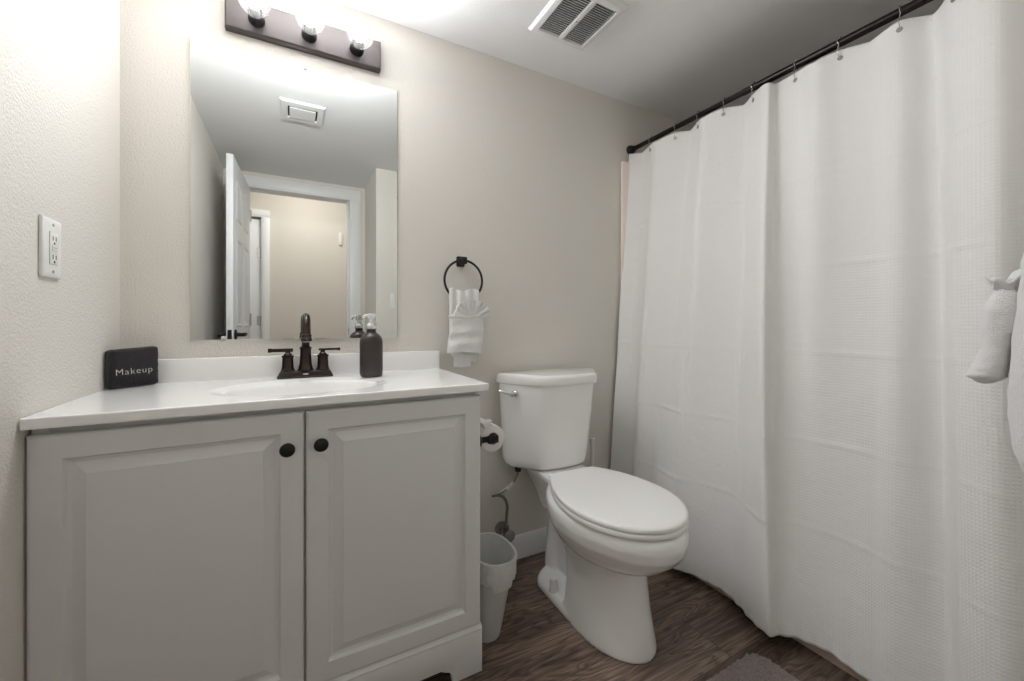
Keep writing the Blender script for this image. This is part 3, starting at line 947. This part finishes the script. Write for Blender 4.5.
# ------------------------------------------------------------------ toilet brush behind the tank
tb = thing('toilet_brush', 'white toilet brush standing in its holder beside the tank by the shower curtain', 'brush', (1.662, -.062, 0))
MB().lathe([(.040, .0008), (.042, .003), (.040, .08), (.036, .13), (.038, .135), (.034, .135), (.032, .09), (.032, .01), (0, .01)], 28).build('holder', M['white_plastic'], tb)
MB().lathe([(.004, .08), (.005, .14), (.0085, .16), (.0075, .20), (.0065, .30), (.0075, .40), (.009, .455), (.0125, .482), (.0128, .488), (.009, .491), (0, .4915)], 20).build('handle', M['white_plastic'], tb)
MB().lathe([(.0, .015), (.024, .02), (.028, .045), (.024, .075), (.005, .085), (0, .085)], 20).build('bristles', M['towel'], tb)

# ------------------------------------------------------------------ toilet paper
ph = thing('paper_holder', 'black pivoting toilet paper holder on the side of the vanity cabinet', 'paper holder', (WC, -.425, .668))
b = MB(); b.lathe([(.018, .0005), (.018, .006), (.013, .010), (.009, .011), (.0085, .045), (0, .045)], 20, Matrix.Rotation(radians(90), 4, 'Y'))
b.build('mount', M['black'], ph)
b = MB(); b.box(.030, .066, -.013, .001, -.012, .012, .004, 2); b.tube([(.0575, 0, .0), (.0575, .125, 0)], .009, 14); b.tube([(.0575, .118, 0), (.0575, .124, 0)], .012, 14)
b.build('arm', M['black'], ph)
pr = thing('paper_roll', 'white toilet paper roll on the black holder', 'toilet paper', (WC + .0575, -.412, .664))
b = MB(); R1, R2 = .0405, .0190
b.lathe([(R2, 0), (R1 - .001, 0), (R1, .001), (R1, .099), (R1 - .001, .1), (R2, .1), (R2, 0)], 48, Matrix.Rotation(radians(-90), 4, 'X'), cap=False)
b.build('paper', M['paper'], pr, ang=60)
MB().lathe([(R2 - .0012, -.0005), (R2 - .0001, -.0005), (R2 - .0001, .1005), (R2 - .0012, .1005), (R2 - .0012, -.0005)], 32, Matrix.Rotation(radians(-90), 4, 'X'), cap=False).build('core', mat('cardboard', srgb(150, 146, 140), .9, vary=.05), pr)
# folded loose end sticking up at the top
b = MB(); b.loft([[(-.026, y, .033), (-.012, y, .0400), (.0, y, .0411), (.004, y, .0421), (-.008, y, .047), (-.003, y, .056 if y < .03 else .048), (-.034, y, .050)] for y in (.0, .02, .05, .095)])
b.build('loose_sheet', M['paper'], pr, ang=20)

# ------------------------------------------------------------------ waste bin
bn = thing('waste_bin', 'small white plastic waste bin with a liner between vanity and toilet', 'bin', (1.020, -.322, 0))
bb = MB()
def oval(hx, hy, z, cx=0, n=60):
    return [(cx + hx * abs(cos(a)) ** .8 * (1 if cos(a) > 0 else -1), hy * abs(sin(a)) ** .8 * (1 if sin(a) > 0 else -1), z) for a in [2 * pi * (k + .5) / n for k in range(n)]]
def binring(hx, hy, z, r=None): return oval(hx, hy, z, -.024 * (1 - z / .27))
bb.loft([binring(.034, .048, .0008), binring(.041, .055, .003), binring(.044, .059, .012), binring(.066, .096, .262), binring(.069, .100, .264), binring(.069, .100, .270), binring(.065, .096, .270), binring(.063, .093, .262), binring(.040, .054, .014), binring(.034, .048, .012)])
bb.build('bucket', M['bin'], bn, ang=40)
rings = []
nl = 26
for j in range(nl):
    v = j / (nl - 1)
    ring = []
    if v < .5:      # outside skirt, from ragged hem up
        u = v / .5; hx, hy, z = .0685 + .0035 * u, .099 + .0035 * u, .205 + .069 * u
    else:
        u = (v - .5) / .5; hx, hy, z = .072 - .012 * u - .002, .104 - .014 * u - .002, .2755 - .10 * u
    base = oval(hx, hy, z, 0, 72)
    for i, p in enumerate(base):
        w_ = noise.noise(Vector((p[0] * 30, p[1] * 30, z * 12))) ; w2 = noise.noise(Vector((p[0] * 70, p[1] * 70, 3)))
        k = 1 + (.06 * abs(w_) * (1 - v) if v < .5 else -.06 * abs(w_) * (v - .5) * 2) + .012 * w2 * (1 - v)
        zz = p[2] + (-.018 * w2 * (1 - v * 2) - .012 * w_ * (1 - 2 * v) if v < .5 else 0) + .003 * w2
        ring.append((p[0] * k, p[1] * k, zz))
    rings.append(ring)
bl = MB(); bl.loft(rings, cap=False); bl.build('liner', M['liner'], bn, ang=180)

# ------------------------------------------------------------------ bath tub and surround
TX = 1.8625
tub = thing('bathtub', 'beige bathtub standing behind the white shower curtain', 'bathtub', (TX, -.765, 0))
b = MB()
o_ = lambda dx0, dx1, dy, z, r: [(p[0], p[1], z) for p in rrect(((.757 - dx1) - dx0) / 2, .764 - dy, r, z, n=8, cx=(dx0 + .757 - dx1) / 2)]
b.loft([o_(0, .003, .003, .001, .004), o_(0, .003, .003, .02, .004), o_(.004, .003, .003, .36, .004), o_(.004, .003, .003, .395, .006), o_(.010, .006, .006, .402, .01),
        o_(.06, .06, .08, .402, .10), o_(.075, .075, .10, .390, .10), o_(.10, .10, .14, .20, .12), o_(.14, .14, .20, .09, .13), o_(.20, .2, .3, .08, .12)])
b.build('tub_shell', M['tub'], tub, ang=40)
ss = thing('shower_surround', 'pale pinkish beige shower wall surround edge beside the curtain', 'shower surround', (1.889, -.004, .404))
b = MB()
b.box(.003, .715, -.016, .002, 0, 1.434, .004); b.build('back_panel', M['surround'], ss)
MB().box(.716, .729, -1.5, .0, 0, 1.445, .003).build('side_panel', M['surround'], ss)
MB().box(0, .715, -1.524, -1.505, 0, 1.445, .004).build('front_panel', M['surround'], ss)

# ------------------------------------------------------------------ curtain rod, curtain, hooks
RODX, RODZ = 1.958, 1.908
rd = thing('curtain_rod', 'dark bronze shower curtain rod just under the ceiling', 'curtain rod', (RODX, 0, RODZ))
b = MB().tube([(0, -.012, 0), (0, -.66, 0)], .0112, 20).build('rod', M['rod'], rd)
MB().tube([(0, -.60, 0), (0, -1.518, 0)], .0128, 20).build('outer_tube', M['rod'], rd)
for y, s in ((0, 1), (-1.53, -1)):
    MB().lathe([(.024, .0008), (.025, .006), (.022, .016), (.0165, .020), (.0155, .032), (0, .032)], 28, T(0, y, 0) @ (RX if s > 0 else Matrix.Rotation(radians(-90), 4, 'X'))).build('end_flange', M['black'], rd)

# control columns: (y, x) at the top edge and (y, x) at the hem
COLS = [(-.012, 1.942, -.018, 1.792), (-.075, 1.968, -.070, 1.806), (-.144, 1.955, -.130, 1.812), (-.205, 1.932, -.190, 1.786),
        (-.286, 1.955, -.270, 1.803), (-.345, 1.977, -.335, 1.785), (-.405, 1.955, -.415, 1.772), (-.455, 1.928, -.465, 1.790),
        (-.521, 1.955, -.535, 1.812), (-.585, 1.982, -.635, 1.812), (-.640, 1.957, -.700, 1.785), (-.712, 1.912, -.808, 1.742),
        (-.728, 1.945, -.828, 1.775), (-.783, 1.957, -.868, 1.812), (-.850, 1.930, -.920, 1.832), (-.914, 1.955, -.985, 1.826),
        (-.985, 1.968, -1.045, 1.812), (-1.056, 1.957, -1.10, 1.800), (-1.118, 1.985, -1.185, 1.828), (-1.170, 1.938, -1.225, 1.790),
        (-1.245, 1.915, -1.285, 1.776), (-1.30, 1.955, -1.345, 1.806), (-1.37, 1.972, -1.40, 1.815), (-1.44, 1.935, -1.45, 1.79), (-1.505, 1.955, -1.505, 1.81)]
PER = 16
topc = catmull([(c[1], c[0], 0) for c in COLS], PER)
botc = catmull([(c[3], c[2], 0) for c in COLS], PER)
ZT, ZB = 1.884, .046
NV = 260
grom_i = [2, 4, 6, 8, 10, 13, 15, 17, 19]
CREASE = (1.50, 1.21, .93, .665, .40)
L_ = [0]
for i in range(1, len(topc)):
    L_.append(L_[-1] + max((topc[i] - topc[i - 1]).length, (botc[i] - botc[i - 1]).length))


def curtain_point(i, z):
    v = (ZT - z) / (ZT - ZB)
    p = topc[i].lerp(botc[i], v)
    # mid-height folds are fuller: slightly exaggerate difference from a straight sheet
    xm = 1.955 + (1.803 - 1.955) * v
    p = Vector((xm + (p.x - xm) * (1 + .45 * sin(pi * v)), p.y, z))
    # secondary soft undulation
    s = L_[i]
    p.x += .0045 * sin(s * 11 + 2.2 * v) * sin(pi * v) + .003 * noise.noise(Vector((s * 5, z * 3, 1))) 
    for k, zc in enumerate(CREASE):
        zz = zc + .010 * noise.noise(Vector((s * 2.2, k * 5, 0))) - (.05 * max(0, s - .2) * .25 if k > 2 else 0)
        d = abs(z - zz)
        if d < .009:
            amp = .0048 * (.35 + .65 * abs(noise.noise(Vector((s * 4, k * 3, 7))) * 2))
            p.x -= amp * (1 - d / .009)
    if z < .09:   # hem pucker
        k = (.09 - z) / .044
        p.x += .0045 * k * sin(s * 120) * (.4 + abs(noise.noise(Vector((s * 6, 2, 0)))))
        p.z += .002 * k * sin(s * 60 + 1)
    if v < .06:
        u = i / PER; near = min(abs(u - g_) for g_ in grom_i + [0, 22, 24])
        p.z -= .012 * min(1, near) ** 1.5 * (1 - v / .06) * (1 if near < 1 else 1)
    return p


t = bmesh.new(); uvl = t.loops.layers.uv.new('UVMap')
zs = [ZT - (ZT - ZB) * j / NV for j in range(NV + 1)]
gv = [[t.verts.new(curtain_point(i, z)) for i in range(len(topc))] for z in zs]
for j in range(NV):
    for i in range(len(topc) - 1):
        f = t.faces.new((gv[j][i], gv[j + 1][i], gv[j + 1][i + 1], gv[j][i + 1]))
        for lp, (jj, ii) in zip(f.loops, ((j, i), (j + 1, i), (j + 1, i + 1), (j, i + 1))):
            lp[uvl].uv = (L_[ii], zs[jj])
me = bpy.data.meshes.new('shower_curtain'); t.to_mesh(me); t.free(); me.materials.append(M['curtain'])
me.polygons.foreach_set('use_smooth', [True] * len(me.polygons))
cu = bpy.data.objects.new('shower_curtain', me); sc.collection.objects.link(cu)
so = cu.modifiers.new('thick', 'SOLIDIFY'); so.thickness = .0012; so.offset = 0
tag(cu, 'white waffle weave shower curtain hanging from the bronze rod', 'shower curtain')

gcol = []
names_ = ['nearest the back wall', 'second from the back wall', 'third from the back wall', 'fourth from the back wall', 'fifth from the back wall',
          'sixth from the back wall', 'seventh from the back wall', 'eighth from the back wall', 'ninth from the back wall']
hook0 = None
for n_, gi in enumerate(grom_i):
    i = gi * PER; p = curtain_point(i, 1.857); dx = curtain_point(min(i + 2, len(topc) - 1), 1.857) - curtain_point(i - 2, 1.857)
    nv = Vector((dx.y, -dx.x, 0)).normalized()
    if nv.x > 0:
        nv = -nv
    mq = Matrix.Translation(p) @ nv.to_track_quat('Z', 'Y').to_matrix().to_4x4()
    MB().lathe([(.0035, .0012), (.0070, .0012), (.0075, .0020), (.0070, .0028), (.0035, .0030), (.0035, .0012)], 18, mq, cap=False).lathe([(0, .0010), (.0036, .0010), (.0036, .0014), (0, .0014)], 12, mq).build('grommet', M['screw'], cu)
    if hook0 is None:
        hook0 = thing('curtain_hook', '', 'curtain hook', (RODX, p.y, RODZ), 0, 'shower curtain hooks')
        pts = []
        for k in range(22):     # loop over the rod
            a = radians(-40 + 260 * k / 21)
            pts.append((.0165 * cos(a), .003 * sin(a), .0165 * sin(a) + .001))
        pts += [(-.0150, .001, -.030), (-.010, .0, -.044), (-.004, -.001, -.053), (.003, -.001, -.055), (.010, -.001, -.045), (.0125, -.001, -.032), (.0128, -.0015, -.016)]
        MB().tube(pts, .0013, 8).build('wire', M['chrome'], hook0)
        MB().lathe([(0, -.003), (.0030, -.0015), (.0035, 0), (.0030, .0015), (0, .003)], 10, T(0, 0, .0190)).build('roller_bead', M['chrome'], hook0)
        h = hook0
    else:
        h = copy_thing(hook0); h.location = (RODX, p.y, RODZ)
    h.rotation_euler = (0, 0, radians((-14, 10, -8, 12, -10, 8, -12, 14, -6)[n_]))
    h['label'] = 'silver wire curtain hook on the rod, ' + names_[n_]

# ------------------------------------------------------------------ bath towel and tied hand towel on a bar at the right edge
bar = thing('towel_bar', 'black towel bar on the near right wall holding the big white towel', 'towel bar', (1.44, -1.53, 1.26))
MB().tube([(-.23, .07, 0), (.23, .07, 0)], .008, 14).build('bar', M['black'], bar)
for s in (-1, 1):
    MB().lathe([(.022, .0008), (.022, .006), (.012, .010), (.010, .060), (.012, .078), (0, .080)], 20, T(s * .23, 0, 0) @ Matrix.Rotation(radians(-90), 4, 'X')).build('post', M['black'], bar)
bt = thing('bath_towel', 'thick white terry bath towel folded over the bar at the right edge', 'towel', (1.41, -1.462, 1.26))
# cross-section (dy, z) of the folded towel, swept along x with rounded ends
sec = [(.012, .018), (.040, .006), (.052, -.06), (.060, -.14), (.068, -.24), (.074, -.33), (.070, -.40), (.056, -.445), (.036, -.462), (.012, -.452), (.000, -.42), (-.010, -.30), (-.018, -.12), (-.020, -.01), (-.008, .016)]
secc = catmull([(0, a, b_) for a, b_ in sec], 5, closed=True)
rings = []
for k in range(41):
    u = -1 + 2 * k / 40; e = max(0, (abs(u) - .80) / .20); sq = math.sqrt(max(0, 1 - e * e)) if e < 1 else 0
    ring = []
    for p in secc:
        c = Vector((0, .024, p.z)); qv = c + (Vector((0, p.y, p.z)) - c) * (.10 + .90 * sq)
        qv.x = u * .155; qv.z += .010 * (1 - sq) * (1 if p.z < -.3 else -.5)
        qv += noise.noise_vector(Vector((qv.x * 60, qv.y * 60, qv.z * 60))) * .0022
        ring.append(qv)
    rings.append(ring)
MB().loft(rings).build('terry_body', M['towel'], bt, ang=180)

tt = thing('gathered_towel', 'small white washcloth gathered with a ruffled collar in front of the bath towel', 'washcloth', (1.300, -1.384, 1.015))


def lump(path, radii, name, seed, n=30, ruff=0, parent=None):
    pts = catmull(path, 8); m_ = len(pts); rings = []
    for i, p in enumerate(pts):
        f = i / (m_ - 1) * (len(radii) - 1); a = int(min(f, len(radii) - 2)); r0 = radii[a]; r1 = radii[a + 1]; tt_ = f - a
        rx = r0[0] + (r1[0] - r0[0]) * tt_; ry = r0[1] + (r1[1] - r0[1]) * tt_
        ring = []
        for k in range(n):
            an = 2 * pi * k / n
            rr_ = 1 + ruff * sin(an * 6 + seed) + .07 * noise.noise(Vector((cos(an) * 2, sin(an) * 2, i * .35 + seed)))
            ring.append(Vector((p.x + rx * cos(an) * rr_, p.y + ry * sin(an) * rr_, p.z)) + noise.noise_vector(Vector((an * 9, i * 2.0, seed))) * .0012)
        rings.append(ring)
    return MB().loft(rings).build(name, M['towel'], parent, ang=180)


lump([(.004, -.004, .060), (0, -.002, .045), (.0, .002, .018), (.0, .004, -.012), (.0, .012, -.045), (.0, .018, -.066), (.0, .020, -.078)],
     [(.016, .012), (.020, .015), (.026, .020), (.026, .020), (.021, .015), (.024, .017), (.023, .019), (.006, .004)], 'knotted_body', 4, ruff=.02, parent=tt)
# the ruffled collar: a wavy lip
rings = []
for j, (rx, z, am) in enumerate(((.018, .052, .001), (.022, .057, .004), (.027, .062, .007), (.030, .064, .009), (.031, .067, .010), (.029, .068, .009), (.024, .065, .006), (.016, .062, .003), (.008, .060, .001))):
    ring = []
    for k in range(90):
        an = 2 * pi * k / 90; wv = sin(an * 7 + .6) + .5 * sin(an * 4 + 1)
        ring.append((.004 + (rx + am * .25 * wv) * cos(an), -.004 + (rx * .74 + am * .25 * wv) * sin(an), z + am * wv * .6 + .004 * cos(an)))
    rings.append(ring)
MB().loft(rings).build('ruffled_collar', M['towel'], tt, ang=180)
lump([(.016, -.014, .058), (.014, -.014, .068), (.018, -.016, .078), (.020, -.016, .084)], [(.014, .011), (.018, .014), (.014, .011), (.004, .003)], 'top_rosette', 9, ruff=.12, parent=tt)

# ------------------------------------------------------------------ bath rug
ru = thing('bath_rug', 'grey brown shaggy bath rug on the floor in front of the tub', 'rug', (1.42, -1.116, 0))
b = MB(); t = bmesh.new(); HX, HY, RC = .277, .318, .05
nx, ny = 150, 170
def rug_z(x, y):
    dx, dy = HX - abs(x), HY - abs(y)
    if dx < RC and dy < RC:
        d = RC - math.hypot(RC - dx, RC - dy)
    else:
        d = min(dx, dy)
    return d
V_ = {}
for j in range(ny + 1):
    for i in range(nx + 1):
        x = -HX + 2 * HX * i / nx; y = -HY + 2 * HY * j / ny; d = rug_z(x, y)
        if d < -.0045:
            continue
        d = max(d, 0)
        z = .003 + .016 * min(1, math.sqrt(d / .014)) + (.009 * (noise.noise(Vector((x * 110, y * 110, 0))) + .7 * noise.noise(Vector((x * 240, y * 240, 3)))) if d > .0005 else 0)
        jx = noise.noise_vector(Vector((x * 200, y * 200, 9))) * .002
        V_[(i, j)] = t.verts.new((x + jx.x, y + jx.y, max(.002, z)))
for j in range(ny):
    for i in range(nx):
        q = [V_.get(k) for k in ((i, j), (i + 1, j), (i + 1, j + 1), (i, j + 1))]
        if all(q):
            t.faces.new(q)
bd = [e for e in t.edges if len(e.link_faces) == 1]
r = bmesh.ops.extrude_edge_only(t, edges=bd)
for v in r['geom']:
    if isinstance(v, bmesh.types.BMVert):
        v.co.z = .0006
b.merge(t); b.build('pile', M['rug'], ru, ang=180)
MB().loft([rrect(HX - .004, HY - .004, RC, .0003, n=8), rrect(HX - .004, HY - .004, RC, .0018, n=8)]).build('backing', M['dark'], ru)
